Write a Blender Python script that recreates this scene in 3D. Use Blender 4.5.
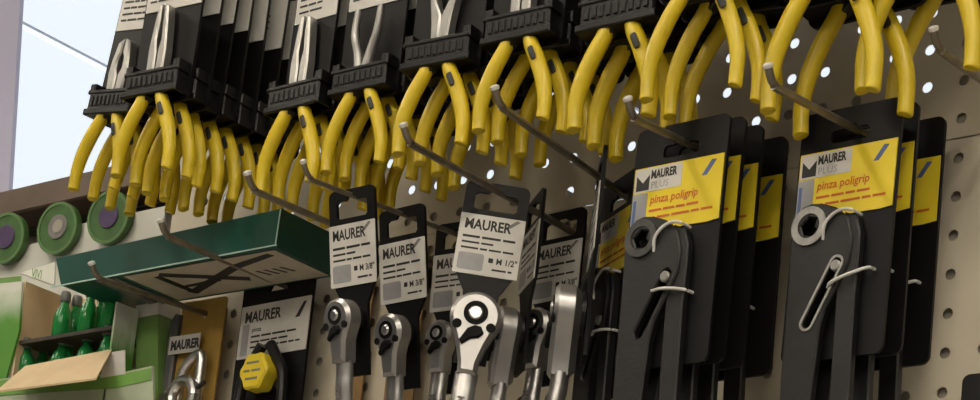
import bpy, bmesh, math, random
from mathutils import Vector, Matrix
from mathutils.geometry import tessellate_polygon

# ------------------------------------------------------------------ scene, camera, light
for o in list(bpy.data.objects):
    bpy.data.objects.remove(o)
scn = bpy.context.scene
COL = scn.collection
R_ = random.Random(7)
P = 0.032                      # hole pitch of the perforated board
YAW, PITCH, ROLL, FPX = 0.6803358, 0.1545937, 0.1011272, 2162.619
Z0 = 2.2983                    # height of hole row 0 above the floor
CAM = Vector((1.179669, -1.465134, Z0 - 0.748363))
PPX, PPY = 490.0, 653.0   # the photograph is the top of a taller frame


def cam_rot():
    cy, sy = math.cos(YAW), math.sin(YAW)
    cp, sp = math.cos(PITCH), math.sin(PITCH)
    cr, sr = math.cos(ROLL), math.sin(ROLL)
    B = Matrix(((1, 0, 0), (0, 0, -1), (0, 1, 0)))
    Ry = Matrix(((cy, -sy, 0), (sy, cy, 0), (0, 0, 1)))
    Rx = Matrix(((1, 0, 0), (0, cp, sp), (0, -sp, cp)))
    Rz = Matrix(((cr, -sr, 0), (sr, cr, 0), (0, 0, 1)))
    return Rz @ Rx @ B @ Ry.transposed()


RC = cam_rot()
RCT = RC.transposed()


def at(u, v, d):
    """point seen at pixel u, v that lies d metres in front of the board"""
    dr = RCT @ Vector(((u - PPX) / FPX, (v - PPY) / FPX, 1))
    return CAM + dr * ((-d - CAM.y) / dr.y)


def pj(p):
    q = RC @ (Vector(p) - CAM)
    return PPX + FPX * q.x / q.z, PPY + FPX * q.y / q.z


cam = bpy.data.cameras.new('camera')
cam.sensor_width = 36
cam.lens = FPX / 980 * 36
cam.shift_y = (PPY - 200) / 980
cam.clip_start = 0.05
co = bpy.data.objects.new('camera', cam)
COL.objects.link(co)
co.matrix_world = Matrix.Translation(CAM) @ (RCT @ Matrix(((1, 0, 0), (0, -1, 0), (0, 0, -1)))).to_4x4()
scn.camera = co

w = bpy.data.worlds.new('world')
scn.world = w
w.use_nodes = True
w.node_tree.nodes['Background'].inputs[0].default_value = (0.75, 0.85, 1, 1)
w.node_tree.nodes['Background'].inputs[1].default_value = 0.3

LAMP_FRONT = 17.5               # ceiling lamps over the aisle
LAMP_BACK = 0.93               # daylight panels beyond the board
scn.view_settings.view_transform = 'Standard'
scn.view_settings.look = 'None'
scn.view_settings.gamma = 1
scn.view_settings.use_curve_mapping = False
scn.view_settings.exposure = 0.0


# ------------------------------------------------------------------ materials
def mat(name, col, rough=0.5, metal=0.0, var=0.12, scale=40, bump=0.0, bscale=300, emit=None, trans=0.0,
        alpha=1.0, coat=0.0, col2=None, spec=0.5):
    m = bpy.data.materials.new(name)
    m.use_nodes = True
    nt = m.node_tree
    b = nt.nodes['Principled BSDF']
    b.inputs['Roughness'].default_value = rough
    b.inputs['Metallic'].default_value = metal
    b.inputs['Specular IOR Level'].default_value = spec
    tc = nt.nodes.new('ShaderNodeTexCoord')
    nz = nt.nodes.new('ShaderNodeTexNoise')
    nz.inputs['Scale'].default_value = scale
    nz.inputs['Detail'].default_value = 4
    nt.links.new(tc.outputs['Object'], nz.inputs['Vector'])
    rp = nt.nodes.new('ShaderNodeValToRGB')
    c2 = col2 or tuple(c * (1 - var * 2.2) for c in col)
    rp.color_ramp.elements[0].position = 0.3
    rp.color_ramp.elements[0].color = (*c2, 1)
    rp.color_ramp.elements[1].position = 0.62
    rp.color_ramp.elements[1].color = (*col, 1)
    nt.links.new(nz.outputs['Fac'], rp.inputs['Fac'])
    nt.links.new(rp.outputs['Color'], b.inputs['Base Color'])
    if bump:
        n2 = nt.nodes.new('ShaderNodeTexNoise')
        n2.inputs['Scale'].default_value = bscale
        n2.inputs['Detail'].default_value = 3
        nt.links.new(tc.outputs['Object'], n2.inputs['Vector'])
        bp = nt.nodes.new('ShaderNodeBump')
        bp.inputs['Strength'].default_value = bump
        bp.inputs['Distance'].default_value = 0.001
        nt.links.new(n2.outputs['Fac'], bp.inputs['Height'])
        nt.links.new(bp.outputs['Normal'], b.inputs['Normal'])
    if emit:
        b.inputs['Emission Color'].default_value = (*emit[0], 1)
        b.inputs['Emission Strength'].default_value = emit[1]
    if trans:
        b.inputs['Transmission Weight'].default_value = trans
        b.inputs['IOR'].default_value = 1.45
    if coat:
        b.inputs['Coat Weight'].default_value = coat
    if alpha < 1:
        b.inputs['Alpha'].default_value = alpha
    return m


M = {
    'board': mat('painted_steel_board', (0.64, 0.575, 0.45), 0.42, var=0.06, scale=9, bump=0.05, bscale=90),
    'backing': mat('backing_steel', (0.40, 0.37, 0.31), 0.55, var=0.1, scale=12),
    'black_card': mat('black_card', (0.0055, 0.0055, 0.006), 0.45, var=0.15, scale=25, spec=0.22),
    'black_plastic': mat('black_plastic', (0.007, 0.007, 0.0075), 0.36, var=0.2, scale=90, bump=0.25, bscale=420, spec=0.35),
    'matt_black': mat('matt_black', (0.010, 0.010, 0.010), 0.7, var=0.2, spec=0.12),
    'grey_plastic': mat('grey_plastic', (0.10, 0.10, 0.10), 0.4, var=0.1),
    'yellow_grip': mat('yellow_grip', (0.71, 0.525, 0.014), 0.42, var=0.09, scale=35, coat=0.12),
    'dark_print': mat('dark_print', (0.02, 0.02, 0.02), 0.6),
    'grey_print': mat('grey_print', (0.20, 0.19, 0.18), 0.6),
    'red_print': mat('red_print', (0.62, 0.13, 0.02), 0.6),
    'blue_print': mat('blue_print', (0.08, 0.13, 0.32), 0.5),
    'white_label': mat('white_label', (0.62, 0.60, 0.56), 0.42, var=0.05, scale=30),
    'grey_label': mat('grey_label', (0.33, 0.33, 0.34), 0.4, var=0.1),
    'yellow_label': mat('yellow_label', (0.80, 0.62, 0.03), 0.33, var=0.06, scale=20),
    'steel': mat('tool_steel', (0.42, 0.41, 0.39), 0.36, 0.85, var=0.1, scale=60),
    'wire': mat('hook_wire', (0.27, 0.235, 0.185), 0.36, 0.75, var=0.15, scale=80),
    'tip_glint': mat('hook_tip_glint', (0.85, 0.83, 0.78), 0.3, 0.25, var=0.05),  # near-white colour stands for light reflected on the wire tips
    'chrome': mat('satin_chrome', (0.46, 0.45, 0.44), 0.34, 0.9, var=0.06, scale=50),
    'bright_chrome': mat('bright_chrome', (0.70, 0.69, 0.68), 0.28, 1.0, var=0.03),
    'black_steel': mat('phosphated_steel', (0.009, 0.009, 0.0095), 0.48, 0.1, var=0.25, scale=70, bump=0.15),
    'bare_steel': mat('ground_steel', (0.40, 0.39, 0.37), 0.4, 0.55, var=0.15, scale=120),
    'dark_steel': mat('dark_steel', (0.075, 0.074, 0.07), 0.45, 0.4, var=0.2, scale=120),
    'zip_tie': mat('nylon_tie', (0.66, 0.65, 0.62), 0.4, var=0.04),
    'green_box': mat('green_box', (0.005, 0.070, 0.052), 0.35, var=0.1, scale=15),
    'edge_highlight': mat('box_edge_highlight', (0.42, 0.62, 0.55), 0.4, var=0.05),  # pale tone painted in for the highlights along the box edges
    'box_print': mat('box_bottom_label', (0.50, 0.45, 0.36), 0.5, var=0.06),
    'amber_card': mat('amber_card', (0.42, 0.26, 0.055), 0.4, var=0.16, scale=18),
    'tan_card': mat('brown_card', (0.30, 0.17, 0.06), 0.5, var=0.15, scale=18),
    'wood': mat('brown_rail', (0.125, 0.082, 0.056), 0.5, var=0.18, scale=14),
    'beige_panel': mat('beige_panel', (0.25, 0.215, 0.18), 0.5, var=0.06),
    'white_carton': mat('white_carton', (0.66, 0.66, 0.60), 0.5, var=0.04, scale=10),
    'carton_green': mat('carton_green', (0.20, 0.36, 0.10), 0.45, var=0.15, scale=12),
    'carton_pale': mat('carton_pale', (0.40, 0.46, 0.33), 0.45, var=0.1, scale=12),
    'kraft': mat('kraft_inside', (0.66, 0.50, 0.30), 0.6, var=0.06, scale=25),
    'green_ink': mat('green_ink', (0.16, 0.34, 0.07), 0.5, var=0.12, scale=20),
    'disc_green': mat('disc_green', (0.055, 0.135, 0.035), 0.5, var=0.14, scale=60),
    'disc_rim': mat('disc_rim', (0.10, 0.20, 0.065), 0.5, var=0.1),
    'disc_purple': mat('disc_purple', (0.075, 0.045, 0.12), 0.5, var=0.14, scale=70),
    'disc_cream': mat('disc_cream', (0.34, 0.32, 0.27), 0.5, var=0.05),
    'bottle_green': mat('bottle_green', (0.03, 0.40, 0.10), 0.12, trans=0.55, var=0.05),
    'bottle_cap': mat('bottle_cap', (0.16, 0.17, 0.16), 0.4),
    'dark_wood': mat('dark_divider', (0.05, 0.04, 0.03), 0.6, var=0.2),
    'pillar': mat('pillar_paint', (0.76, 0.75, 0.97), 0.7, var=0.05, scale=3),
    'ceiling': mat('ceiling_tile', (0.75, 0.78, 0.82), 0.8, var=0.03, scale=2),
    'wall': mat('store_wall', (0.62, 0.62, 0.64), 0.8, var=0.04, scale=2),
    'floor': mat('store_floor', (0.30, 0.28, 0.25), 0.5, var=0.08, scale=3),
    'lamp_frame': mat('lamp_frame', (0.62, 0.64, 0.68), 0.5, var=0.02),
    'lamp_front': mat('lamp_diffuser', (0.9, 0.9, 0.9), 0.5, var=0.01, emit=((1.0, 0.90, 0.74), LAMP_FRONT)),
    'lamp_back': mat('daylight_diffuser', (0.9, 0.9, 0.9), 0.5, var=0.01, emit=((0.80, 0.885, 1.0), LAMP_BACK)),
    'red_cap': mat('red_cap', (0.55, 0.05, 0.03), 0.4),
}


def carton_green():
    """white carton print that fades to green towards the bottom: a printed design"""
    m = bpy.data.materials.new('carton_fade_print')
    m.use_nodes = True
    nt = m.node_tree
    b = nt.nodes['Principled BSDF']
    b.inputs['Roughness'].default_value = 0.45
    tc = nt.nodes.new('ShaderNodeTexCoord')
    sp = nt.nodes.new('ShaderNodeSeparateXYZ')
    nt.links.new(tc.outputs['Generated'], sp.inputs[0])
    nz = nt.nodes.new('ShaderNodeTexNoise')
    nz.inputs['Scale'].default_value = 5
    nt.links.new(tc.outputs['Generated'], nz.inputs['Vector'])
    ad = nt.nodes.new('ShaderNodeMath')
    ad.operation = 'MULTIPLY_ADD'
    ad.inputs[1].default_value = 0.25
    nt.links.new(nz.outputs['Fac'], ad.inputs[0])
    nt.links.new(sp.outputs['Z'], ad.inputs[2])
    rp = nt.nodes.new('ShaderNodeValToRGB')
    e = rp.color_ramp.elements
    e[0].position = 0.70
    e[0].color = (0.09, 0.27, 0.035, 1)
    e[1].position = 1.12
    e[1].color = (0.64, 0.66, 0.58, 1)
    nt.links.new(ad.outputs[0], rp.inputs['Fac'])
    nt.links.new(rp.outputs['Color'], b.inputs['Base Color'])
    return m


M['carton_fade'] = carton_green()


# ------------------------------------------------------------------ mesh helpers
class MB:
    def __init__(s):
        s.v, s.f = [], []

    def add(s, vs, fs):
        n = len(s.v)
        s.v += [tuple(p) for p in vs]
        s.f += [tuple(i + n for i in f) for f in fs]
        return s

    def box(s, x0, x1, y0, y1, z0, z1):
        vs = [(x, y, z) for x in (x0, x1) for y in (y0, y1) for z in (z0, z1)]
        return s.add(vs, [(0, 1, 3, 2), (4, 6, 7, 5), (0, 4, 5, 1), (2, 3, 7, 6), (0, 2, 6, 4), (1, 5, 7, 3)])

    def bbox(s, x0, x1, y0, y1, z0, z1, c=0.001):
        """box with chamfered front face (towards -y)"""
        return s.prism([(x0, z0), (x1, z0), (x1, z1), (x0, z1)], y0, y1, c=c)

    def prism(s, outer, y0, y1, holes=(), c=0.0, cb=0.0):
        """outline in x, z pushed along y from y0 (front) to y1; c = front chamfer"""
        def area(p):
            return sum(p[i][0] * p[(i + 1) % len(p)][1] - p[(i + 1) % len(p)][0] * p[i][1] for i in range(len(p)))
        outer = list(outer)
        if area(outer) < 0:
            outer.reverse()
        loops = [outer] + [list(h) if area(h) < 0 else list(h)[::-1] for h in holes]

        def inset(p, k):
            n, out = len(p), []
            for i in range(n):
                a, b, d = Vector(p[i - 1]), Vector(p[i]), Vector(p[(i + 1) % n])
                e1, e2 = (b - a), (d - b)
                if e1.length < 1e-9 or e2.length < 1e-9:
                    out.append(p[i]); continue
                e1.normalize(); e2.normalize()
                n1, n2 = Vector((-e1.y, e1.x)), Vector((-e2.y, e2.x))
                t = n1 + n2
                if t.length < 0.3:
                    t = n1
                else:
                    t = t / max(0.35, t.length_squared / 2)
                out.append((b.x + t.x * k, b.y + t.y * k))
            return out
        front = [inset(p, c) for p in loops] if c else loops
        tris = tessellate_polygon([[Vector((x, z, 0)) for x, z in l] for l in front])
        flat = [q for l in front for q in l]
        fv = [(x, y0, z) for x, z in flat]
        flat_f = [q for l in loops for q in l]
        back = [q for p in loops for q in inset(p, cb)] if cb else flat_f
        bv = [(x, y1, z) for x, z in back]
        n = len(flat)
        vs = fv + bv
        fs = []
        for t in tris:
            a, b, d = (flat[i] for i in t)
            cr = (b[0] - a[0]) * (d[1] - a[1]) - (b[1] - a[1]) * (d[0] - a[0])
            t = tuple(t) if cr > 0 else tuple(t)[::-1]
            fs.append(t)
            fs.append(tuple(i + n for i in t[::-1]))
        if c:
            vs += [(x, y0 + c, z) for x, z in flat_f]
        if cb:
            vs += [(x, y1 - cb, z) for x, z in flat_f]
        k = 0
        for l in loops:
            m = len(l)
            for i in range(m):
                j = (i + 1) % m
                if c:
                    fs.append((k + j, k + i, 2 * n + k + i, 2 * n + k + j))
                    if cb:
                        fs.append((2 * n + k + j, 2 * n + k + i, 3 * n + k + i, 3 * n + k + j))
                        fs.append((3 * n + k + j, 3 * n + k + i, n + k + i, n + k + j))
                    else:
                        fs.append((2 * n + k + j, 2 * n + k + i, n + k + i, n + k + j))
                else:
                    fs.append((k + j, k + i, n + k + i, n + k + j))
            k += m
        return s.add(vs, fs)

    def tube(s, path, rad, n=10, cap=True, flat=1.0, up=(0, 1, 0)):
        path = [Vector(p) for p in path]
        rs = rad if isinstance(rad, (list, tuple)) else [rad] * len(path)
        vs, fs = [], []
        for i, p in enumerate(path):
            t = (path[min(i + 1, len(path) - 1)] - path[max(i - 1, 0)]).normalized()
            u = Vector(up)
            if abs(t.dot(u)) > 0.95:
                u = Vector((1, 0, 0))
            a = t.cross(u).normalized()
            b = a.cross(t).normalized()
            for k in range(n):
                th = 2 * math.pi * k / n
                vs.append(p + a * math.cos(th) * rs[i] + b * math.sin(th) * rs[i] * flat)
        for i in range(len(path) - 1):
            for k in range(n):
                k2 = (k + 1) % n
                fs.append((i * n + k, i * n + k2, (i + 1) * n + k2, (i + 1) * n + k))
        if cap:
            fs.append(tuple(range(n - 1, -1, -1)))
            fs.append(tuple((len(path) - 1) * n + k for k in range(n)))
        return s.add(vs, fs)

    def cyl(s, x, z, r, y0, y1, n=20, c=0.0):
        return s.prism([(x + r * math.cos(2 * math.pi * k / n), z + r * math.sin(2 * math.pi * k / n)) for k in range(n)], y0, y1, c=c)

    def lathe(s, prof, n=16, cx=0, cy=0):
        vs, fs = [], []
        for r, z in prof:
            for k in range(n):
                th = 2 * math.pi * k / n
                vs.append((cx + r * math.cos(th), cy + r * math.sin(th), z))
        for i in range(len(prof) - 1):
            for k in range(n):
                k2 = (k + 1) % n
                fs.append((i * n + k, i * n + k2, (i + 1) * n + k2, (i + 1) * n + k))
        fs.append(tuple(range(n - 1, -1, -1)))
        fs.append(tuple((len(prof) - 1) * n + k for k in range(n)))
        return s.add(vs, fs)

    def mesh(s, name, m, smooth=35):
        me = bpy.data.meshes.new(name)
        me.from_pydata(s.v, [], s.f)
        me.materials.append(M[m] if isinstance(m, str) else m)
        bm = bmesh.new()
        bm.from_mesh(me)
        bmesh.ops.recalc_face_normals(bm, faces=bm.faces)
        bm.to_mesh(me)
        bm.free()
        if smooth:
            me.polygons.foreach_set('use_smooth', [True] * len(me.polygons))
            me.set_sharp_from_angle(angle=math.radians(smooth))
        me.update()
        return me


def link(name, me, parent=None, loc=(0, 0, 0), rot=(0, 0, 0)):
    o = bpy.data.objects.new(name, me)
    COL.objects.link(o)
    o.parent = parent
    o.location = loc
    o.rotation_euler = rot
    return o


def build(name, mb, m, parent=None, loc=(0, 0, 0), rot=(0, 0, 0), smooth=35):
    return link(name, mb.mesh(name, m, smooth), parent, loc, rot)


def tag(o, label, cat, group=None):
    o['label'] = label
    o['category'] = cat
    if group:
        o['group'] = group
    return o


def struct(o):
    o['kind'] = 'structure'
    return o


def copy_tree(o, parent=None):
    c = o.copy()
    COL.objects.link(c)
    c.parent = parent
    for ch in list(o.children):
        copy_tree(ch, c)
    return c


def rrect(x0, x1, z0, z1, r, n=5):
    pts = []
    for cx, cz, a0 in ((x1 - r, z1 - r, 0), (x0 + r, z1 - r, 90), (x0 + r, z0 + r, 180), (x1 - r, z0 + r, 270)):
        for k in range(n + 1):
            a = math.radians(a0 + 90 * k / n)
            pts.append((cx + r * math.cos(a), cz + r * math.sin(a)))
    return pts


def text_into(mb, txt, size, x, z, y, squash=1.0, bold=0.0, shear=0.0):
    """letters in the x-z plane, facing -y, lower left corner at x, z"""
    cu = bpy.data.curves.new('t', 'FONT')
    cu.body = txt
    cu.size = size
    cu.offset = bold * size
    cu.shear = shear
    cu.resolution_u = 2
    ob = bpy.data.objects.new('t', cu)
    COL.objects.link(ob)
    dg = bpy.context.evaluated_depsgraph_get()
    me = bpy.data.meshes.new_from_object(ob.evaluated_get(dg))
    vs = [(x + v.co.x * squash, y, z + v.co.y) for v in me.vertices]
    fs = [tuple(p.vertices) for p in me.polygons]
    mb.add(vs, fs)
    bpy.data.objects.remove(ob)
    bpy.data.curves.remove(cu)
    bpy.data.meshes.remove(me)


def word_bars(mb, x0, x1, z, h, y, rnd):
    """a line of fine print too small to read: word-long strokes"""
    x = x0
    while x < x1 - h:
        l = rnd.uniform(2.2, 6) * h
        l = min(l, x1 - x)
        mb.box(x, x + l, y, y + 0.0002, z, z + h * 0.62)
        x += l + h * 0.6


def smooth_path(pts, n=6):
    """Catmull-Rom through pts"""
    p = [Vector(q) for q in pts]
    p = [2 * p[0] - p[1]] + p + [2 * p[-1] - p[-2]]
    out = []
    for i in range(1, len(p) - 2):
        for k in range(n):
            t = k / n
            a, b, c, d = p[i - 1], p[i], p[i + 1], p[i + 2]
            out.append(0.5 * ((2 * b) + (c - a) * t + (2 * a - 5 * b + 4 * c - d) * t * t + (3 * b - a - 3 * c + d) * t ** 3))
    out.append(p[-2])
    return out


# ------------------------------------------------------------------ the store shell
CEIL = 4.15
mb = MB().box(-16, 8, -9, 16, -0.05, 0)
struct(build('floor', mb, 'floor', smooth=0))
mb = MB().box(-16, 8, -9, 16, CEIL, CEIL + 0.05)
struct(build('ceiling', mb, 'ceiling', smooth=0))
for nm, a in (('wall_left', (-16.1, -16, -9, 16)), ('wall_right', (8, 8.1, -9, 16)),
              ('wall_back', (-16, 8, 16, 16.1)), ('wall_front', (-16, 8, -9.1, -9))):
    struct(build(nm, MB().box(*a, 0, CEIL), 'wall', smooth=0))


def panel_light(loc, sx, sy, m, label, group):
    e = link('ceiling_light', None, None, loc)
    t = 0.012
    f = MB()
    f.box(-sx / 2, sx / 2, -sy / 2, -sy / 2 + t, 0.035, 0.06).box(-sx / 2, sx / 2, sy / 2 - t, sy / 2, 0.035, 0.06)
    f.box(-sx / 2, -sx / 2 + t, -sy / 2 + t, sy / 2 - t, 0.035, 0.06).box(sx / 2 - t, sx / 2, -sy / 2 + t, sy / 2 - t, 0.035, 0.06)
    build('frame', f, 'lamp_frame', e, smooth=0)
    build('diffuser', MB().box(-sx / 2 + t, sx / 2 - t, -sy / 2 + t, sy / 2 - t, 0.02, 0.05), m, e, smooth=0)
    tag(e, label, 'ceiling light', group)
    return e


panel = panel_light((-3.0, 3.0, CEIL - 0.06), 1.25, 3.2, 'lamp_back',
                    'bright bluish daylight panel in the ceiling beyond the shelves', 'daylight ceiling panels')
for i in range(-5, 3):
    for j in range(3):
        if i == 0 and j == 0:
            continue
        c = copy_tree(panel)
        c.location = (-3.0 + i * 1.27, 3.0 + j * 3.22, CEIL - 0.06)
lamp = panel_light((1.6, -2.0, CEIL - 0.06), 0.34, 2.4, 'lamp_front',
                   'unseen long warm fluorescent ceiling lamp over the aisle', 'aisle ceiling lamps')
for x, y in ((-0.9, -2.0), (4.1, -2.0), (1.6, -5.0), (-0.9, -5.0), (2.85, -5.0), (4.1, -5.0), (0.35, -5.0), (-3.0, -1.4)):  # out of view; rear row and leftmost lamp added to brighten board and partition
    c = copy_tree(lamp)
    c.location = (x, y, CEIL - 0.06)


# ------------------------------------------------------------------ perforated board
def perforated(name, c0, c1, zb, zt, label):
    """one steel panel between columns c0..c1 and heights zb..zt (relative to row 0), with real holes"""
    N, r, th = 12, 0.0047, 0.0014
    m = MB()
    rows = [k for k in range(-40, 40) if zb - 1e-6 <= k * P - P / 2 and k * P + P / 2 <= zt + 1e-6]
    for k in rows:
        for c in range(c0, c1 + 1):
            cx, cz = c * P, k * P
            vs = []
            for q in range(N):
                a = 2 * math.pi * (q + 0.5) / N
                x, z = math.cos(a), math.sin(a)
                s_ = (P / 2) / max(abs(x), abs(z))
                vs.append((cx + x * s_, 0, cz + z * s_))
            corners = []
            for y in (0, th):
                vs2 = [(cx + r * math.cos(2 * math.pi * (q + 0.5) / N), y, cz + r * math.sin(2 * math.pi * (q + 0.5) / N)) for q in range(N)]
                vs += vs2
            vs += [(cx + sx * P / 2, 0, cz + sz * P / 2) for sx, sz in ((1, 1), (-1, 1), (-1, -1), (1, -1))]
            vs += [(x_, th, z_) for (x_, y_, z_) in vs[:N]]
            vs += [(cx + sx * P / 2, th, cz + sz * P / 2) for sx, sz in ((1, 1), (-1, 1), (-1, -1), (1, -1))]
            fs = []
            for q in range(N):
                q2 = (q + 1) % N
                corner = {1: 0, 4: 1, 7: 2, 10: 3}.get(q)
                if corner is None:
                    fs.append((q, N + q, N + q2, q2))
                    fs.append((3 * N + 4 + q2, 2 * N + q2, 2 * N + q, 3 * N + 4 + q))
                else:
                    fs.append((q, N + q, N + q2, q2, 3 * N + corner))
                    fs.append((4 * N + 4 + corner, 3 * N + 4 + q2, 2 * N + q2, 2 * N + q, 3 * N + 4 + q))
                fs.append((N + q, 2 * N + q, 2 * N + q2, N + q2))
            m.add(vs, fs)
    # folded lips at top and bottom of the panel
    x0, x1 = c0 * P - P / 2, c1 * P + P / 2
    zlo, zhi = rows[0] * P - P / 2, rows[-1] * P + P / 2
    m.box(x0, x1, 0.0002, 0.003, zlo + 0.0006, zlo + 0.0018)
    m.box(x0, x1, 0.0002, 0.003, zhi - 0.0018, zhi - 0.0006)
    o = build(name, m, 'board', None, (0, 0, Z0), smooth=0)
    tag(o, label, 'pegboard')
    return o


LEFT_COL = -15
perforated('perforated_panel', LEFT_COL, 19, -1.5 * P, 14.5 * P, 'upper beige perforated steel panel behind the hanging pliers, bright holes')
lowp = perforated('perforated_panel', LEFT_COL, 19, -19.5 * P, -1.5 * P, 'lower beige perforated steel panel behind the hanging ratchets, dull holes')
lowp.location.z -= 0.0012
XL = LEFT_COL * P - P / 2
XR = 19 * P + P / 2
# back sheet of the lower half and blocks added to shut out the light in some holes
struct(build('wall_board_backing', MB().box(XL, XR, 0.0045, 0.0065, -0.7, -0.0512), 'backing', None, (0, 0, Z0), smooth=0))
struct(build('hole_block_1', MB().box(12.55 * P, 15 * P, 0.0040, 0.05, -0.05, 0.085), 'backing', None, (0, 0, Z0), smooth=0))
struct(build('hole_block_2', MB().box(7.6 * P, 10.4 * P, 0.0040, 0.05, -0.045, 0.018), 'backing', None, (0, 0, Z0), smooth=0))
struct(build('hole_block_3', MB().box(-7.5 * P, 0.4 * P, 0.0040, 0.05, -0.046, -0.020), 'backing', None, (0, 0, Z0), smooth=0))


# ------------------------------------------------------------------ display hooks
class Hook:
    """straight wire from the board out to a bend, then a short upturned tip"""

    def __init__(s, bend, base, label, tip_up=0.012, tip_out=0.009, r=0.0031):
        b = at(*base, 0.0)
        lo, hi = 0.01, 0.5
        for _ in range(50):
            mid = (lo + hi) / 2
            if at(*bend, mid).x < b.x:      # further out moves the point to larger x
                lo = mid
            else:
                hi = mid
        s.L = mid
        e = at(*bend, mid)
        s.b, s.e = b, e
        s.make(label, tip_up, tip_out, r)

    def make(s, label, tip_up, tip_out, r):
        o = s.b
        e = s.e - o
        dirv = e.normalized()
        pts = [Vector((0, 0, 0)), e * 0.5, e - dirv * 0.010, e - dirv * 0.004 + Vector((0, 0, 0.0008)), e + Vector((0, -0.003, 0.004)),
               e + Vector((0, -tip_out, tip_up))]
        path = smooth_path(pts, 5)
        wire = build('display_hook', MB().tube(path, r, 10), 'wire', None, o)
        t0, t1 = path[-1], path[-1] + (path[-1] - path[-2]).normalized() * 0.0016
        build('end_cap_glint', MB().tube([t0 - (t1 - t0) * 1.2, t0, t1 - (t1 - t0) * 0.3, t1 + (t1 - t0) * .25], [r * 1.08, r * 1.28, r * 1.2, r * 0.6], 10), 'tip_glint', wire)  # pale cap paints the reflected light on the hook end
        mb = MB().prism(rrect(-0.007, 0.007, -0.02, 0.012, 0.003), -0.0022, -0.0003)
        build('back_plate', mb, 'wire', wire)
        tag(wire, label, 'hook', 'single wire display hooks')
        s.o = wire

    def on_u(s, u):
        """point of the hook axis seen at column u"""
        lo, hi = 0.0, 1.05
        for _ in range(50):
            mid = (lo + hi) / 2
            if pj(s.b.lerp(s.e, mid))[0] > u:
                lo = mid
            else:
                hi = mid
        return s.b.lerp(s.e, mid)


class TopHook(Hook):
    def __init__(s, x, z, L, label):
        s.b = Vector((x, 0, z))
        s.e = Vector((x, -L, z + 0.004))
        s.L = L
        s.make(label, 0.012, 0.009, 0.0031)


HA = Hook((500, 106), (652, 215), 'bare wire hook pointing out above the side-on yellow pliers card')
HB = Hook((773, 86), (915, 160), 'wire hook carrying the rightmost groove pliers cards')
HC = Hook((633, 118), (775, 184), 'wire hook carrying the groove pliers cards beside the ratchets')
HD = Hook((409, 143), (580, 236), 'wire hook carrying the half inch ratchet facing forward')
HE = Hook((253, 190), (434, 268), 'wire hook with upturned tip above right end of green box')
HF = Hook((309, 179), (490, 247), 'thin wire hook through the two slanted ratchet cards', r=0.0023)
HG = Hook((166, 236), (300, 292), 'wire hook crossing the front of green box under its drawing')
HH = Hook((97, 278), (222, 319), 'lowest left wire hook under green box carrying amber card')
HI = Hook((938, 49), (1016, 104), 'empty wire hook at the right edge of the photo')


# ------------------------------------------------------------------ yellow handled pliers
def mirror(p):
    return [(-x, z) for x, z in p]


JAW = {
    'combination': [(.0012, .024), (.012, .024), (.0145, .042), (.0125, .056), (.0085, .072), (.0012, .076), (.0012, .062), (.0042, .056), (.0046, .046), (.0012, .040)],
    'long_nose': [(.0009, .024), (.0105, .024), (.0110, .045), (.0085, .070), (.0062, .088), (.0022, .090), (.0018, .072), (.0032, .055), (.0009, .042)],
    'open_jaw': [(.0002, .024), (.0088, .024), (.0100, .040), (.0125, .056), (.0150, .074), (.0105, .077), (.0062, .058), (.0002, .046)],
    'flat_nose': [(.0009, .024), (.0100, .024), (.0105, .050), (.0100, .078), (.0009, .080)],
}
pm = {}


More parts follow.
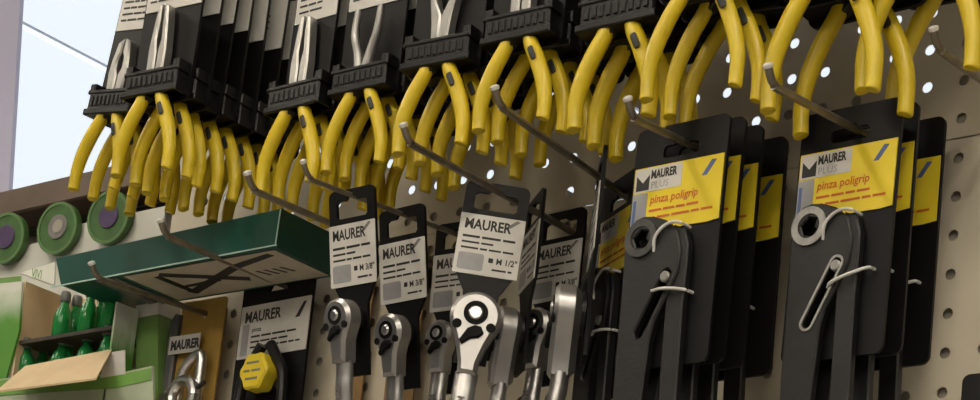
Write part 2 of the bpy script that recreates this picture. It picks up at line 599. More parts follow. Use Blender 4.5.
def pliers_meshes():
    # hanging card with euro slot
    hole = rrect(-0.016, 0.016, 0.158, 0.168, 0.0045, 4)
    for key, w_ in (('wide', 0.037), ('slim', 0.028)):
        pm['card_' + key] = MB().prism(rrect(-w_, w_, -0.004, 0.185, 0.006), 0.0055, 0.0085, [hole]).mesh('card', 'black_card')
        pm['label_' + key] = MB().prism(rrect(-w_ + .002, w_ - .0003, 0.090, 0.150, 0.001), 0.0046, 0.0055).mesh('label', 'white_label')
        t = MB()
        rr = random.Random(3)
        text_into(t, 'MAURER', 0.0105, -w_ + .007, 0.134, 0.00445, 1.0, 0.02)
        for k in range(5):
            word_bars(t, -w_ + .007, w_ - .020, 0.124 - k * 0.0062, 0.003, 0.0043, rr)
        pm['print_' + key] = t.mesh('print', 'dark_print', 0)
    h = MB()
    h.bbox(-0.033, 0.033, -0.0095, 0.0055, 0.0, 0.022, 0.0018)
    h.bbox(-0.0355, 0.0355, -0.0110, 0.0055, 0.0, 0.006, 0.001)
    h.bbox(-0.035, 0.035, -0.0105, 0.0055, 0.0205, 0.0245, 0.001)
    for k in range(9):
        x = -0.026 + k * 0.0065
        h.bbox(x - 0.0019, x + 0.0019, -0.0108, -0.009, 0.0085, 0.018, 0.0006)
    for s_ in (-1, 1):
        h.bbox(s_ * 0.030 - 0.004, s_ * 0.030 + 0.004, -0.010, 0.0055, 0.022, 0.031, 0.0015)
    pm['holder'] = h.mesh('holder', 'black_plastic')
    for k, p in JAW.items():
        for s_, nm in ((1, 'r'), (-1, 'l')):
            pm[k + nm] = MB().prism(p if s_ > 0 else mirror(p), -0.0075, 0.0025, c=0.0016).mesh('jaw', 'steel')
    for s_, nm in ((1, 'r'), (-1, 'l')):
        path = smooth_path([(s_ * .004 + s_ * q * .001, -.004, .022 - q * .0) for q in (0,)] +
                           [(s_ * .0075, -.004, .038), (s_ * .0135, -.005, .058), (s_ * (.012 + .004 * (s_ > 0)), -.006, .082)], 5)
        pm['bent' + nm] = MB().tube(path, [.0052 - .0022 * i / (len(path) - 1) for i in range(len(path))], 10, flat=1.2).mesh('jaw', 'steel')
        path = smooth_path([(s_ * .0090, -.003, .010), (s_ * .0130, -.0035, -.004), (s_ * .0215, -.004, -.020), (s_ * .0290, -.004, -.038),
                            (s_ * .0325, -.0035, -.054), (s_ * .0325, -.003, -.0705), (s_ * .0322, -.003, -.0735)], 6)
        n = len(path)
        rs = [.0058 + .0011 * math.sin(math.pi * min(1, 1.3 * i / (n - 1))) for i in range(n)]
        rs[-1] *= .45; rs[-2] *= .70; rs[-3] *= .86; rs[-4] *= .95
        pm['handle' + nm] = MB().tube(path, rs, 12, flat=0.92).mesh('handle', 'yellow_grip', 60)
        pm['thin' + nm] = MB().tube(path, [q_ * .80 for q_ in rs], 12, flat=0.92).mesh('handle', 'yellow_grip', 60)
        # dark logo patch on the upper grip
        a, b = Vector((s_ * .0172, -.0108, -.0110)), Vector((s_ * .0232, -.0112, -.0225))
        pm['badge' + nm] = MB().tube([a, a.lerp(b, .15), a.lerp(b, .85), b], [.0022, .0028, .0028, .0022], 8, flat=0.35).mesh('badge', 'dark_print')
    pm['shank'] = MB().prism([(-.011, .026), (.011, .026), (.0135, .006), (.0115, -.006), (.007, -.004), (0, .004), (-.007, -.004), (-.0115, -.006), (-.0135, .006)], -.0065, .0015, c=.001).mesh('pivot', 'black_steel')


pliers_meshes()


def make_pliers(jaw, card, loc, yaw, roll, tilt=0.0, grip='handle'):
    e = link('carded_pliers', None, None, loc, (tilt, roll, yaw))
    link('card', pm['card_' + card], e)
    lb = link('label', pm['label_' + card], e)
    link('print', pm['print_' + card], lb)
    link('holder', pm['holder'], e)
    link('pivot', pm['shank'], e)
    for s_ in 'lr':
        link('jaw', pm[jaw + s_], e)
        hd = link('handle', pm[grip + s_], e)
        if s_ == 'r':
            link('badge', pm['badge' + s_], hd)
    return e


ORD = ['front', 'second', 'third', 'fourth', 'fifth', 'sixth', 'seventh', 'eighth']
# pixel of the foot of the front holder, distance from the board, count, spacing, jaw, card, yaw, description of the bundle
STACKS = [
    ((113, 117), .185, 4, .024, 'combination', 'wide', -.05, .16, 1.0, 'leftmost bundle'),
    ((155, 98), .215, 8, .0210, 'long_nose', 'wide', .05, .03, 1.0, 'long-nose bundle above green box'),
    ((298, 112), .165, 5, .0225, 'long_nose', 'slim', -.04, .02, 1.0, 'slim-carded bundle'),
    ((363, 94), .160, 5, .0225, 'bent', 'wide', .02, .0, .95, 'bent-nose bundle'),
    ((440, 69), .175, 4, .026, 'open_jaw', 'wide', .08, .0, 1.0, 'open-jaw bundle'),
    ((521, 43), .170, 4, .028, 'flat_nose', 'wide', .04, .0, 1.0, 'flat-nose bundle'),
    ((622, 30), .160, 3, .029, 'flat_nose', 'wide', .02, .0, 1.1, 'bundle above yellow-labelled groove pliers'),
    ((704, -13), .182, 3, .030, 'combination', 'wide', .05, .02, 1.2, 'bundle above hook of groove pliers'),
    ((832, -22), .154, 2, .048, 'combination', 'wide', .0, .0, 1.36, 'second bundle from right edge'),
    ((928, -44), .128, 2, .052, 'combination', 'wide', .0, .0, 1.36, 'rightmost bundle'),
]
KIND = {'combination': 'combination', 'long_nose': 'long-nose', 'bent': 'bent-nose', 'open_jaw': 'open-jaw', 'flat_nose': 'flat-nose'}
for si, (px, d, n, sp, jaw, card, yaw, roll, sc, desc) in enumerate(STACKS):
    p0 = at(*px, d)
    for k in range(n):
        loc = Vector((p0.x + R_.uniform(-.003, .003) * (k > 0), p0.y + k * sp, p0.z + R_.uniform(-.002, .002) * (k > 0)))
        e = make_pliers(jaw, card, loc, yaw + R_.uniform(-.03, .03) * (k > 0), roll + R_.uniform(-.03, .03) * (k > 0), grip='thin' if sc > 1.15 else 'handle')
        e.scale = (sc, sc, sc)
        where = 'front one' if k == 0 else ORD[k] + ' from front'
        tag(e, 'yellow-handled pliers on black card, %s of the %s' % (where, desc), 'pliers', 'yellow handled pliers in the top row')
    TopHook(p0.x, p0.z + 0.1655 * sc - .0005, -(p0.y) + 0.03, 'wire hook out of view above the ' + desc)


# ------------------------------------------------------------------ ratchets on printed cards
def slot_hole(w_, z0, z1):
    """euro slot: wide slot with a raised middle"""
    return [(-w_, z0 + .002), (-w_ + .002, z0), (w_ - .002, z0), (w_, z0 + .002), (w_, z1 - .005), (w_ - .003, z1 - .003), (w_ * .4, z1 - .003),
            (w_ * .25, z1), (-w_ * .25, z1), (-w_ * .4, z1 - .003), (-w_ + .003, z1 - .003), (-w_, z1 - .005)]


rm = {}


def ratchet_meshes(key, R, size_text):
    # origin: hang point; card hangs below
    W = 0.0275
    out = rrect(-W, W, -0.072, 0.010, 0.006)
    out = [(x, z) for x, z in out]
    neck = [(-W, -0.066), (-W * .55, -0.088), (-W * .5, -0.150), (W * .5, -0.150), (W * .55, -0.088), (W, -0.066)]
    top = [(x, z) for x, z in out if z > -0.06]
    outline = top[:len(top)] + neck
    rm['card'] = MB().prism(outline, 0.0, 0.003, [slot_hole(.0185, -.0145, .0035)]).mesh('card', 'black_card')
    rm['label'] = MB().prism(rrect(-W - .0002, W + .0002, -0.0725, -0.0195, 0.0008), -0.0009, 0.0).mesh('label', 'white_label')
    t = MB()
    rr = random.Random(5)
    text_into(t, 'MAURER', 0.0125, -W + .004, -0.0325, -0.00105, 0.82, 0.03)
    word_bars(t, -W + .004, W - .006, -.0405, .0032, -.0011, rr)
    word_bars(t, -W + .004, W - .024, -.0455, .0026, -.0011, rr)
    word_bars(t, -W + .004, W - .006, -.0505, .0026, -.0011, rr)
    t.box(W - .026, W - .022, -.0011, -.0009, -.0605, -.0565)
    text_into(t, size_text, 0.0075, W - .0195, -.0612, -.00105, 0.9, 0.02)
    word_bars(t, W - .022, W - .005, -.0672, .0026, -.0011, rr)
    rm['print' + key] = t.mesh('print', 'dark_print', 0)
    b = MB().prism(rrect(-W + .003, W - .030, -.069, -.054, .002), -.00105, -.0009)
    rm['picture'] = b.mesh('picture', 'grey_label', 0)
    b = MB().prism([(W - .014, -.026), (W - .007, -.0205), (W - .004, -.0215), (W - .012, -.028)], -.00105, -.0009)
    rm['tool_picture'] = b.mesh('tool_picture', 'grey_print', 0)
    # head: round with a taper into the neck; centre hc
    hc = -0.102 if R < .02 else -.1155
    pts = []
    for k in range(25):
        a = math.radians(-38 + 256 * k / 24)
        pts.append((R * math.cos(a), hc + R * math.sin(a)))
    pts += [(-R * .58, hc - R * 1.15), (-.0085, hc - R * 1.85), (-.0078, hc - R * 2.3), (.0078, hc - R * 2.3), (.0085, hc - R * 1.85), (R * .58, hc - R * 1.15)]
    rm['head' + key] = MB().prism(pts, -.0245, -.004, c=.0030, cb=.0055).mesh('head', 'chrome', 40)
    y = -.0245
    ring = MB()
    n = 24
    ring.prism([(R * .48 * math.cos(2 * math.pi * k / n), hc + R * .12 + R * .48 * math.sin(2 * math.pi * k / n)) for k in range(n)], y - .0006, y + .001)
    for s_ in (-1, 1):
        ring.cyl(s_ * R * .66, hc - R * .40, R * .19, y - .0006, y + .001, 10)
    rm['ring' + key] = ring.mesh('selector_ring', 'matt_black')
    rm['button' + key] = MB().cyl(0, hc + R * .12, R * .28, y - .0022, y, 18, c=.0012).mesh('button', 'bright_chrome')
    lv = [(-.48, -1.12), (-.22, -.62), (.06, -.46), (.30, -.50), (.42, -.72), (.26, -.92), (-.04, -.98), (-.36, -1.26)]
    lv = [(x * R, hc + z * R + R * .06) for x, z in lv]
    rm['lever' + key] = MB().prism(lv, y - .0035, y, c=.001).mesh('lever', 'matt_black')
    # handle
    z1 = hc - R * 2.2
    path = [(0, -.0145, z1), (0, -.0150, z1 - .012), (0, -.0165, z1 - .03), (0, -.0165, z1 - .10)]
    h = MB().tube(smooth_path(path, 4), .0088 if R < .02 else .0098, 12, flat=.70, up=(0, 1, 0))
    rm['handle' + key] = h.mesh('handle', 'chrome', 50)
    # engraved name along the handle
    g = MB()
    text_into(g, 'MAURER', .0085, 0, 0, 0, .9, .02)
    g.v = [(z - .0035, -.0230 - .0004, z1 - .022 - x) for x, y_, z in g.v]
    rm['engraving' + key] = g.mesh('engraving', 'grey_print', 0)
    # square drive and black cover on the back of the head
    b = MB().cyl(0, hc, R * .72, -.0062, -.0008, 20)
    rm['cover' + key] = b.mesh('cover', 'black_plastic')


for key, R, tx in (('small', .0145, 'M 1/4"'), ('mid', .0165, 'M 3/8"'), ('big', .0215, 'M 1/2"')):
    ratchet_meshes(key, R, tx)


def make_ratchet(key, p, yaw, roll, label, engraved=True, tilt=0.0, scale=1.0):
    e = link('carded_ratchet', None, None, p, (tilt, roll, yaw))
    e.scale = (scale,) * 3
    link('card', rm['card'], e)
    lb = link('label', rm['label'], e)
    link('print', rm['print' + key], lb)
    link('picture', rm['picture'], lb)
    link('tool_picture', rm['tool_picture'], lb)
    hd = link('head', rm['head' + key], e)
    link('selector_ring', rm['ring' + key], hd)
    link('button', rm['button' + key], hd)
    link('lever', rm['lever' + key], hd)
    link('cover', rm['cover' + key], e)
    hn = link('handle', rm['handle' + key], e)
    if engraved:
        link('engraving', rm['engraving' + key], hn)
    tag(e, label, 'ratchet', 'carded ratchets')
    return e


dz = Vector((0, 0, 0.0005))
make_ratchet('mid', HF.on_u(352) - dz - Vector((0, 0, .004)), -.06, .02, 'chrome ratchet on white-labelled card beside right end of green box', tilt=.22)
make_ratchet('mid', HF.on_u(402) - dz - Vector((0, 0, .004)), -.06, .0, 'chrome ratchet on lower slanted card, second on thin hook', tilt=.20)
make_ratchet('small', HF.on_u(460) - dz + Vector((0, 0, .004)), .06, .0, 'small dim ratchet partly hidden left of the forward-facing one', tilt=.05)
make_ratchet('big', HD.on_u(498) - dz - Vector((0, 0, .003)), .66, .06, 'large ratchet facing forward with round selector, card squarely in view')
make_ratchet('big', HD.on_u(534) - dz + Vector((0, 0, .004)), -.66, .0, 'ratchet turned side-on right behind the forward-facing large one')
make_ratchet('mid', HD.on_u(561) - dz + Vector((0, 0, .004)), -.08, .0, 'ratchet on slanted card nearest the board, right of the forward-facing one')
make_ratchet('big', HA.on_u(599) - dz + Vector((0, 0, .008)), -.86, .0, 'big polished ratchet seen from its side next to black groove pliers', scale=1.12)


# ------------------------------------------------------------------ groove-joint pliers on yellow-labelled cards
gm = {}


def arc(cx, cz, r, a0, a1, n):
    return [(cx + r * math.cos(math.radians(a0 + (a1 - a0) * k / n)), cz + r * math.sin(math.radians(a0 + (a1 - a0) * k / n))) for k in range(n + 1)]


def loop(ax, az, bx, bz, r, n=8):
    """stadium outline around the segment a-b"""
    t = math.degrees(math.atan2(bz - az, bx - ax))
    return arc(bx, bz, r, t - 90, t + 90, n) + arc(ax, az, r, t + 90, t + 270, n)


def groove_meshes():
    W = 0.0445
    gm['card'] = MB().prism(rrect(-W, W, -0.180, 0.020, 0.007), 0, 0.003, [slot_hole(.017, -.0075, .0060)]).mesh('card', 'black_card')
    lab = [(-W + .002, -.0130), (W - .0015, -.0130), (W - .0015, -.0660), (W - .012, -.0672), (.010, -.0668), (-.006, -.0690), (-W + .002, -.0690)]
    gm['label'] = MB().prism(lab, -.0011, 0).mesh('label', 'yellow_label')
    lg = MB().prism(rrect(-W + .003, .004, -.0335, -.0140, .0006), -.0014, -.0011)
    gm['logo_panel'] = lg.mesh('logo_panel', 'white_label')
    st = MB().prism([(-W + .0022, -.0345), (-W + .0165, -.0345), (-W + .0165, -.0685), (-W + .0022, -.0685)], -.0014, -.0011)
    gm['side_panel'] = st.mesh('side_panel', 'grey_label')
    t = MB()
    # square emblem with a notched top
    x0, z0, s_ = -W + .0048, -.0320, .0125
    t.prism([(x0, z0), (x0 + s_, z0), (x0 + s_, z0 + s_), (x0 + s_ * .5, z0 + s_ * .48), (x0, z0 + s_)], -.0017, -.0014)
    text_into(t, 'MAURER', .0098, -W + .0185, -.0232, -.0016, .66, .04)
    gm['print'] = t.mesh('print', 'dark_print', 0)
    t = MB()
    text_into(t, 'PLUS', .0082, -W + .0190, -.0315, -.0016, 1.0, .0)
    gm['print_grey'] = t.mesh('print', 'grey_label', 0)
    t = MB()
    rr = random.Random(9)
    text_into(t, 'pinza poligrip', .0094, -W + .0195, -.0440, -.00135, .92, .02, .1)
    word_bars(t, -W + .0195, W - .022, -.0510, .0030, -.0014, rr)
    word_bars(t, -W + .0195, W - .008, -.0570, .0030, -.0014, rr)
    gm['print_red'] = t.mesh('print', 'red_print', 0)
    t = MB()
    t.prism([(W - .021, -.0285), (W - .0165, -.0285), (W - .008, -.0170), (W - .0125, -.0165)], -.0014, -.0011)
    gm['print_blue'] = t.mesh('print', 'blue_print', 0)
    t = MB()
    t.prism([(-W + .0035, -.040), (-W + .0060, -.040), (-W + .0060, -.062), (-W + .0035, -.062)], -.0017, -.0014)
    gm['print_side'] = t.mesh('print', 'blue_print', 0)
    # lower body with jaw, slot and long handle (one steel bar)
    body = [(-.0400, -.074), (-.0340, -.0660), (-.0260, -.0640), (-.0160, -.0655), (-.0040, -.0700), (.0080, -.0800), (.0130, -.0960), (.0125, -.1140),
            (.0060, -.1290), (-.0050, -.1500), (-.0085, -.165), (-.0095, -.185), (-.0120, -.240), (-.0370, -.240), (-.0395, -.200), (-.0400, -.150), (-.0410, -.110), (-.0420, -.090)]
    slot = loop(-.0200, -.1600, .0020, -.1150, .0042)
    jawhole = [(-.0330, -.0820), (-.0265, -.0755), (-.0190, -.0775), (-.0215, -.0835), (-.0165, -.0880), (-.0235, -.0905), (-.0300, -.0890)]
    gm['lower'] = MB().prism(body, -.0105, -.0035, [slot, jawhole], c=.0012).mesh('lower_body', 'black_steel')
    # jaw ring, ground bright
    ring = arc(-.0255, -.0825, .0155, 0, 345, 22)
    gm['jaw'] = MB().prism(ring, -.0118, -.0040, [jawhole], c=.0012).mesh('jaw', 'black_steel')
    rim = MB().prism(ring, -.0124, -.0110, [arc(-.0255, -.0825, .0098, 0, 345, 22)])
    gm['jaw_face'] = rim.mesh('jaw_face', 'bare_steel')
    gm['jaw_face_dark'] = rim.mesh('jaw_face', 'dark_steel')  # same ring in a darker steel
    gm['slot_rim'] = MB().prism(loop(-.0200, -.1600, .0020, -.1150, .0062), -.0116, -.0100, [slot]).mesh('slot_rim', 'bare_steel')
    gm['rivet'] = MB().cyl(.0010, -.1170, .0044, -.0122, -.004, 14, c=.001).mesh('rivet', 'bare_steel')
    # upper arm crossing to the right handle
    arm = [(.0030, -.0740), (.0140, -.0790), (.0185, -.0920), (.0190, -.1100), (.0185, -.1400), (.0215, -.240), (.0050, -.240), (.0030, -.180), (.0020, -.1330), (.0060, -.1150)]
    gm['upper'] = MB().prism(arm, -.0085, -.0015, c=.0012).mesh('upper_body', 'black_steel')
    tie1 = [(-.0125, -.0950, -.0100), (-.0110, -.0850, -.0130), (-.0050, -.0770, -.0125), (.0040, -.0735, -.0120), (.0110, -.0745, -.0095), (.0130, -.0755, .0005)]
    tie2 = [(-.0110, -.1270, -.0100), (.0, -.1275, -.0135), (.0120, -.1285, -.0125), (.0205, -.1295, -.0080), (.0215, -.1295, .0005)]
    tie3 = [(-.0050, -.1330, -.0090), (.0, -.1310, -.0135), (.0120, -.1265, -.0125), (.0270, -.1210, -.0070), (.0290, -.1205, .0005)]
    for k, ti in enumerate((tie1, tie2, tie3)):
        gm['tie%d' % k] = MB().tube(smooth_path([(x, y, z) for x, z, y in ti], 4), .0013, 8).mesh('cable_tie', 'zip_tie')


groove_meshes()
TOOL_SHIFT = Vector((.0035, 0, .006))      # where the tool sits on its card


def make_groove(p, yaw, roll, label, bright=False):
    e = link('carded_groove_pliers', None, None, p, (0, roll, yaw))
    link('card', gm['card'], e)
    lb = link('label', gm['label'], e)
    for k, nm in (('logo_panel', 'logo_panel'), ('side_panel', 'side_panel'), ('print', 'print'), ('print_grey', 'print'), ('print_red', 'print'), ('print_blue', 'tool_picture'), ('print_side', 'print')):
        link(nm, gm[k], lb)
    ts = TOOL_SHIFT
    lo = link('lower_body', gm['lower'], e, ts)
    j = link('jaw', gm['jaw'], e, ts)
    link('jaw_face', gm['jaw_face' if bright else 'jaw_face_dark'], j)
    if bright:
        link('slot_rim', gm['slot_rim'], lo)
    link('rivet', gm['rivet'], lo)
    link('upper_body', gm['upper'], e, ts)
    link('cable_tie', gm['tie0'], e, ts)
    link('cable_tie', gm['tie2' if bright else 'tie1'], e, ts)
    tag(e, label, 'pliers', 'groove pliers on yellow labels')
    return e


make_groove(HC.on_u(682) - dz - Vector((0, 0, .004)), -.04, .01, 'black groove pliers on yellow label, front of the middle bundle')
for k, u in enumerate((697, 714, 738)):
    make_groove(HC.on_u(u) - dz, -.02 + .02 * k, .01 - .01 * k, 'black groove pliers, %s of the middle bundle, mostly hidden' % ('second', 'third', 'rearmost')[k])
make_groove(HB.on_u(851) - dz - Vector((0, 0, .003)), -.05, .015, 'groove pliers with bright slot rim, front of the right bundle', True)
for k, u in enumerate((866, 893)):
    make_groove(HB.on_u(u) - dz, -.02, .0, 'black groove pliers, %s of the right bundle' % ('second', 'rearmost, nearest the board')[k], True)
make_groove(HA.on_u(620) - dz - Vector((0, 0, .006)), -.50, .0, 'groove pliers card turned side-on between ratchet and middle bundle')


# ------------------------------------------------------------------ green flat box on two hooks
pg = HG.on_u(217)
dbox = -pg.y
corners = [at(u, v, dbox) for u, v in ((60, 285), (275, 247), (281, 208), (55, 258))]
org = (corners[0] + corners[1]) / 2
ol = [(c.x - org.x, c.z - org.z) for c in corners]
DEP = 0.085
e = link('flat_tool_box', None, None, org)
build('body', MB().prism(ol, 0, DEP, c=.0012), 'green_box', e)
(xa, za), (xb, zb), (xc, zc), (xd, zd) = ol


def under(mb, pts, lift=0.0004, th=0.0006):
    """thin print on the sloping underside; pts are (fraction along x, fraction of depth)"""
    top, bot = [], []
    for fx, fy in pts:
        x = xa + (xb - xa) * fx
        z = za + (zb - za) * fx
        y = DEP * fy
        top.append((x, y, z - lift))
        bot.append((x, y, z - lift - th))
    n = len(pts)
    mb.add(top + bot, [tuple(range(n)), tuple(range(2 * n - 1, n - 1, -1))] + [(i, (i + 1) % n, n + (i + 1) % n, n + i) for i in range(n)])
    return mb


lb = build('label', under(MB(), [(.30, .06), (.985, .06), (.985, .93), (.30, .93)]), 'box_print', e, smooth=0)
pr = MB()
for seg in ([(.42, .20), (.45, .12), (.72, .62), (.70, .72)], [(.40, .74), (.42, .84), (.76, .34), (.95, .18), (.94, .10), (.74, .24)],
            [(.40, .62), (.44, .56), (.60, .52), (.60, .60)], [(.40, .20), (.43, .20), (.44, .80), (.41, .80)]):
    under(pr, seg, 0.0011, 0.0003)
for k in range(4):
    under(pr, [(.78 + k * .035, .50), (.79 + k * .035, .50), (.81 + k * .035, .66), (.80 + k * .035, .66)], 0.0011, 0.0003)
build('print', pr, 'dark_print', lb, smooth=0)
build('stripe_label', under(MB(), [(.01, .06), (.14, .06), (.14, .93), (.01, .93)]), 'box_print', e, smooth=0)
st = under(MB(), [(.16, .05), (.20, .05), (.20, .94), (.16, .94)])
under(st, [(.235, .05), (.265, .05), (.265, .94), (.235, .94)])
build('stripe', st, 'grey_plastic', e, smooth=0)
build('top_highlight', MB().box(xd, xc, -.0006, .0008, 0, .0012), 'edge_highlight', e, smooth=0)  # pale strip painted as the highlight on the top edge
es = e.children[-1]
es.data.vertices.foreach_set('co', [c for v in es.data.vertices for c in
                             (v.co.x, v.co.y, v.co.z + zd + (zc - zd) * (v.co.x - xd) / (xc - xd))])
build('corner_highlight', MB().tube([(xb - .0005, .0006, zb + .002), (xc - .0008, .0006, zc - .001)], .0007, 6), 'edge_highlight', e)  # pale line painted as the highlight down the corner
tag(e, 'flat green box lying on two hooks, drawing of pliers underneath', 'box')


# ------------------------------------------------------------------ black card with yellow knob and amber card
p = HG.on_u(279)
e = link('carded_tool', None, None, p - Vector((0, 0, .001)), (0, .0, -.04))
build('card', MB().prism(rrect(-.050, .050, -.19, .022, .005), 0, .003, [[(-.014, -.006), (.014, -.006), (.008, .003), (0, .006), (-.008, .003)]]), 'black_card', e)
lb = build('label', MB().prism(rrect(-.048, .0495, -.072, -.018, .001), -.001, 0), 'white_label', e)
t = MB()
text_into(t, 'MAURER', .0155, -.042, -.0350, -.00115, .85, .03)
rr = random.Random(11)
text_into(t, 'pinza', .0065, -.030, -.0455, -.00115, 1, .02)
word_bars(t, -.030, .034, -.0515, .0032, -.0012, rr)
word_bars(t, -.030, .024, -.0570, .0030, -.0012, rr)
word_bars(t, -.030, .040, -.0625, .0030, -.0012, rr)
t.prism([(.030, -.038), (.036, -.038), (.044, -.023), (.040, -.023)], -.0012, -.001)
build('print', t, 'dark_print', lb, smooth=0)
build('picture', MB().box(-.0435, -.034, -.0012, -.001, -.069, -.037), 'grey_label', lb, smooth=0)
kn = []
for k in range(36):
    a = 2 * math.pi * k / 36
    r = .0185 * (1 + .07 * math.cos(6 * a))
    kn.append((.006 + r * math.cos(a), -.096 + r * math.sin(a)))
knob = build('knob', MB().prism(kn, -.026, -.010, c=.002), 'yellow_label', e)
t = MB()
for q, z in enumerate((-.093, -.101, -.109)):
    word_bars(t, -.006 + .003 * (q != 1), .017 - .003 * (q != 1), z + .004, .0036, -.0264, rr)
build('print', t, 'grey_print', knob, smooth=0)
tool = MB()
for s_ in (-1, 1):
    tool.tube(smooth_path([(.006 + s_ * .006, -.012, -.066), (.006 + s_ * .016, -.012, -.080), (.006 + s_ * .028, -.012, -.100), (.006 + s_ * .030, -.012, -.150), (.006 + s_ * .022, -.012, -.200)], 4), .0055, 10)
build('frame', tool, 'black_plastic', e)
build('clip', MB().bbox(-.016, .030, -.010, 0, -.110, -.086, .002), 'black_plastic', e)
tag(e, 'black card with a yellow lobed knob and white label, under green box', 'tool')

p = HH.on_u(205)
e = link('carded_shackle', None, None, p - Vector((0, 0, .001)), (0, .02, -.03))
build('card', MB().prism(rrect(-.036, .030, -.16, .016, .003), 0, .002, [arc(0, 0, .004, 0, 345, 14)]), 'amber_card', e)
bl = MB().prism([(-.046, -.16), (-.033, -.16), (-.033, .002), (-.040, .004), (-.046, -.004)], -.006, .004, c=.002)
build('side_panel', bl, 'grey_plastic', e)
lb = build('label', MB().prism(rrect(-.040, .006, -.041, -.022, .0008), -.0072, -.0062), 'white_label', e)
t = MB()
text_into(t, 'MAURER', .0135, -.037, -.0365, -.0074, .82, .05)
build('print', t, 'dark_print', lb, smooth=0)
pth = [(-.016, -.012, -.110), (-.016, -.012, -.072), (-.009, -.012, -.052), (.006, -.012, -.043), (.012, -.012, -.050), (.012, -.012, -.095)]
SX = Vector((.007, 0, -.004))
build('bow', MB().tube(smooth_path(pth, 6), .0052, 12), 'bright_chrome', e, SX)
rg = MB()
n = 28
rg.tube([(.0 + .0165 * math.cos(2 * math.pi * k / n), -.020, -.088 + .0165 * math.sin(2 * math.pi * k / n)) for k in range(n + 1)], .0058, 10, cap=False)
build('ring', rg, 'bright_chrome', e, SX)
build('ring', MB().tube([(-.026 + .010 * math.cos(2 * math.pi * k / n), -.016, -.092 + .010 * math.sin(2 * math.pi * k / n)) for k in range(n + 1)], .004, 10, cap=False), 'chrome', e, SX)
build('pin', MB().tube([(.010, -.020, -.086), (.030, -.020, -.076)], .0022, 8), 'black_steel', e, SX)
tag(e, 'amber card holding chrome shackle rings beside the green carton', 'hardware')

# brown cards hanging behind the ratchets
for (u, v, w_, h_, d, lab) in ((413, 262, .036, .16, .016, 'plain brown hang card glimpsed behind the second ratchet'),
                               (362, 285, .030, .14, .012, 'brown hang card glimpsed behind the first ratchet')):
    q = at(u, v, d)
    o = build('hang_card', MB().prism(rrect(-w_ / 2, w_ / 2, -h_, .012, .003), 0, .0015, [arc(0, .004, .003, 0, 340, 10)]), 'tan_card', None, q)
    build('back_strip', MB().box(-.004, .004, .0015, d - .0002, -.02, .0), 'wire', o, smooth=0)
    tag(o, lab, 'card')

# black card at the lower right corner
q = at(990, 372, .05)
o = link('hang_card', None, None, q)
build('card', MB().prism(rrect(-.022, .05, -.12, 0, .006), 0, .003, [arc(.014, -.012, .004, 0, 340, 12)]), 'black_card', o)
build('stem', MB().tube([(.014, .05, -.012), (.014, -.01, -.010)], .0024, 8), 'wire', o)
tag(o, 'corner of a black hang card at the lower right edge', 'card')

# red cap in one hole of the lower panel
q = Vector((round(at(563, 360, 0).x / P) * P, 0, Z0 + round((at(563, 360, 0).z - Z0) / P) * P - .0012))
o = build('hole_plug', MB().cyl(0, 0, .0042, -.003, .004, 14, c=.001), 'red_cap', None, q)
tag(o, 'small red plug in a hole of the lower perforated panel', 'plug')


# ------------------------------------------------------------------ shelf bay at the left
def zat(u, v, d):
    return at(u, v, d).z


ztop = (zat(0, 190, 0) + zat(90, 172, 0)) / 2
zlow = zat(0, 216, 0)
struct(build('trim_rail', MB().bbox(-2.2, XL - .002, 0, .045, zlow, ztop, .002), 'wood', smooth=0))
struct(build('wall_bay_back', MB().box(-2.2, XL - .002, .046, .052, 1.2, ztop - .004), 'beige_panel', smooth=0))
struct(build('trim_lip', MB().bbox(-2.2, XL - .002, .0405, .046, zlow - .009, zlow - .004, .0005), 'dark_wood', smooth=0))


def disc(u, v, d, core, label):
    q = at(u, v, d)
    e = link('sanding_disc', None, None, q, (.06, 0, .10))
    n = 28
    build('pad', MB().cyl(0, 0, .0295, 0, .008, n, c=.0015), 'disc_green', e)
    build('rim', MB().prism(arc(0, 0, .0297, 0, 347, n), -.0008, .0015, [arc(0, 0, .0262, 0, 347, n)]), 'disc_rim', e)
    build('core', MB().cyl(.001, .001, .0140, -.0016, .001, n, c=.0008), 'disc_purple' if core != 'ring' else 'grey_print', e)
    if core == 'ring':
        build('centre', MB().cyl(.0025, .001, .0078, -.0026, .001, n, c=.0008), 'disc_cream', e)
    tag(e, label, 'disc', 'green round discs above the carton')


disc(5, 238, .014, 'p', 'green disc with purple centre cut by the left edge')
disc(57, 228, .014, 'ring', 'green disc with grey and cream centre above the carton')
disc(108, 217, .014, 'p', 'green disc with purple centre just left of green box')

# display carton, open at the front, with folded-out flap
e = link('display_carton', None, None, at(70, 400, .07))
O = e.location


def L(u, v, d):
    return at(u, v, d) - O


def plate(pts, d0, th):
    """outline given by pixels on the plane d0 in front of the board"""
    ps = [L(u, v, d0) for u, v in pts]
    y = ps[0].y
    return MB().prism([(p_.x, p_.z) for p_ in ps], y, y + th)


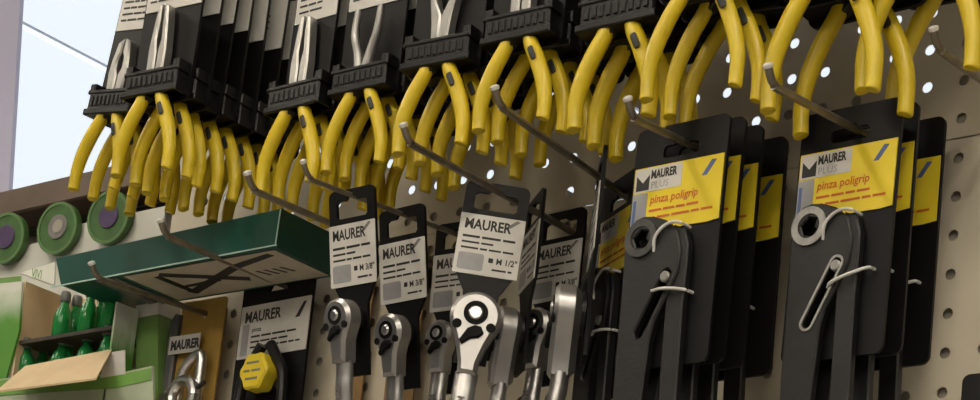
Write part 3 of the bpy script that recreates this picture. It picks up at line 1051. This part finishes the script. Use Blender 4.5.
FD = .07
build('header_panel', plate([(-40, 259), (20, 247), (60, 237), (80, 224), (165, 206), (160, 300), (22, 305), (-40, 310)], .0, .003), 'white_carton', e)
build('front_panel', plate([(-60, 292), (22, 282), (19, 330), (13, 352), (6, 378), (150, 352), (152, 425), (-60, 460)][0:5] + [(-60, 390)], FD, .003), 'carton_fade', e)
build('front_panel', plate([(-60, 390), (6, 378), (114, 374), (152, 366), (155, 440), (-60, 470)], FD, .003), 'carton_pale', e)
sd = L(116, 302, FD)
sd2 = L(113, 420, FD)
build('side_panel', MB().box(sd.x - .0005, sd.x + .002, sd.y, sd.y + .030, sd2.z, sd.z), 'carton_fade', e, smooth=0)
lft = L(23, 282, FD)
build('inner_wall', MB().box(lft.x - .003, lft.x, lft.y + .004, .0 - O.y - .002, sd2.z, lft.z + .002), 'kraft', e, smooth=0)
bk = MB().box(lft.x, sd.x - .001, -.006 - O.y, -.0035 - O.y, sd2.z, lft.z - .002)
build('back_panel', bk, 'kraft', e, smooth=0)
shl = L(22, 338, FD)
build('divider', MB().box(lft.x, sd.x - .003, lft.y + .006, -.007 - O.y, shl.z - .004, shl.z), 'dark_wood', e, smooth=0)
fl0 = [L(25, 366, FD - .001), L(112, 349, FD - .001)]
fl1 = [L(-4, 391, FD + .045), L(96, 378, FD + .045)]
nrm = Vector((0, -.3, .95)) * .002
vs = [fl0[0], fl0[1], fl1[1], fl1[0]]
build('flap', MB().add(vs + [v_ - nrm for v_ in vs], [(0, 1, 2, 3), (7, 6, 5, 4), (0, 4, 5, 1), (1, 5, 6, 2), (2, 6, 7, 3), (3, 7, 4, 0)]), 'kraft', e, smooth=0)
build('price_tag', plate([(106, 353), (125, 350), (125, 374), (100, 378)], FD + .001, .0008), 'white_label', e)
# green print on the sloping upper flap
f0, f1, f2 = L(20, 273, .069), L(55, 262, .03), L(54, 285, .069)
tri = [f0, f1, f2]
n_ = Vector((0, .002, -.001))
build('corner_flap', MB().add(tri + [v_ + n_ for v_ in tri], [(0, 1, 2), (5, 4, 3), (0, 3, 4, 1), (1, 4, 5, 2), (2, 5, 3, 0)]), 'white_carton', e, smooth=0)
t = MB()
text_into(t, 'VIVI', .014, 0, 0, 0, .75, .01)
q = L(31, 277, .0705)
t.v = [(q.x + x, q.y, q.z + z - x * .25) for x, y, z in t.v]
build('print', t, 'green_ink', e, smooth=0)
st = plate([(-60, 284), (21, 276), (21, 281), (-60, 289)], FD + .0008, .0006)
build('stripe', st, 'green_ink', e)
build('stripe', plate([(-60, 391), (6, 379.5), (114, 375.5), (151, 368), (151, 380), (114, 388), (4, 395), (-60, 403)], FD + .0008, .0006), 'green_ink', e)
tag(e, 'white and green display carton with a kraft flap folded out', 'carton')

# neighbouring carton at the right
e2 = link('display_carton', None, None, at(150, 400, .05))
O2 = e2.location


def plate2(pts, d0, th):
    ps = [at(u, v, d0) - O2 for u, v in pts]
    return MB().prism([(p_.x, p_.z) for p_ in ps], ps[0].y, ps[0].y + th)


build('front_panel', plate2([(136, 319), (158, 314), (158, 430), (136, 430)], .036, .03), 'carton_green', e2)
build('lid', plate2([(136, 304), (158, 299), (158, 313.6), (136, 318.6)], .037, .032), 'white_carton', e2)
tag(e2, 'green carton with white lid wedged behind the amber card', 'carton')

# bottles
bm_ = {}
prof = [(.0085, 0), (.010, .002), (.010, .022), (.0085, .030), (.0050, .036), (.0042, .042)]
bm_['body'] = MB().lathe(prof, 14).mesh('body', 'bottle_green', 60)
bm_['cap'] = MB().lathe([(.0050, .041), (.0056, .042), (.0056, .050), (.0045, .0525)], 14).mesh('cap', 'bottle_cap', 60)


def bottle(p, label, tilt=0.0, rz=0.0, group='bottles on the upper level of the carton'):
    b = link('green_bottle', None, None, p, (tilt, 0, rz))
    link('body', bm_['body'], b)
    link('cap', bm_['cap'], b)
    tag(b, label, 'bottle', group)


NTH = ['first', 'second', 'third', 'fourth', 'fifth', 'sixth', 'seventh']
zsh = O.z + shl.z
for k, u in enumerate((62, 74, 87, 99, 109)):
    q = at(u, 326, .035 if k % 2 else .05)
    bottle((q.x, q.y, zsh), 'small green bottle on the upper carton level, %s from the left' % NTH[k])
zb2 = zsh - .046
for k, u in enumerate((30, 44, 58, 72, 86, 100, 110)):
    q = at(u, 352, .035 if k % 2 else .048)
    bottle((q.x, q.y, zb2), 'green bottle in the dark lower carton level, %s from the left' % NTH[k], .12 * (-1) ** k, k, 'bottles on the lower level of the carton')
lowfloor = MB().box(lft.x, sd.x - .003, lft.y + .006, -.007 - O.y, zb2 - O.z - .004, zb2 - O.z)
build('divider', lowfloor, 'dark_wood', e, smooth=0)

# store pillar behind the bay, floor to ceiling
a = at(43, 100, -1.2)
b = at(-120, 100, -1.2)
struct(build('wall_partition', MB().prism([(b.x, 0), (a.x + .35, 0), (a.x + .35, 1.5), (a.x, 2.5), (a.x - .2, CEIL), (b.x, CEIL)], 1.2, 1.21), 'pillar', smooth=0))
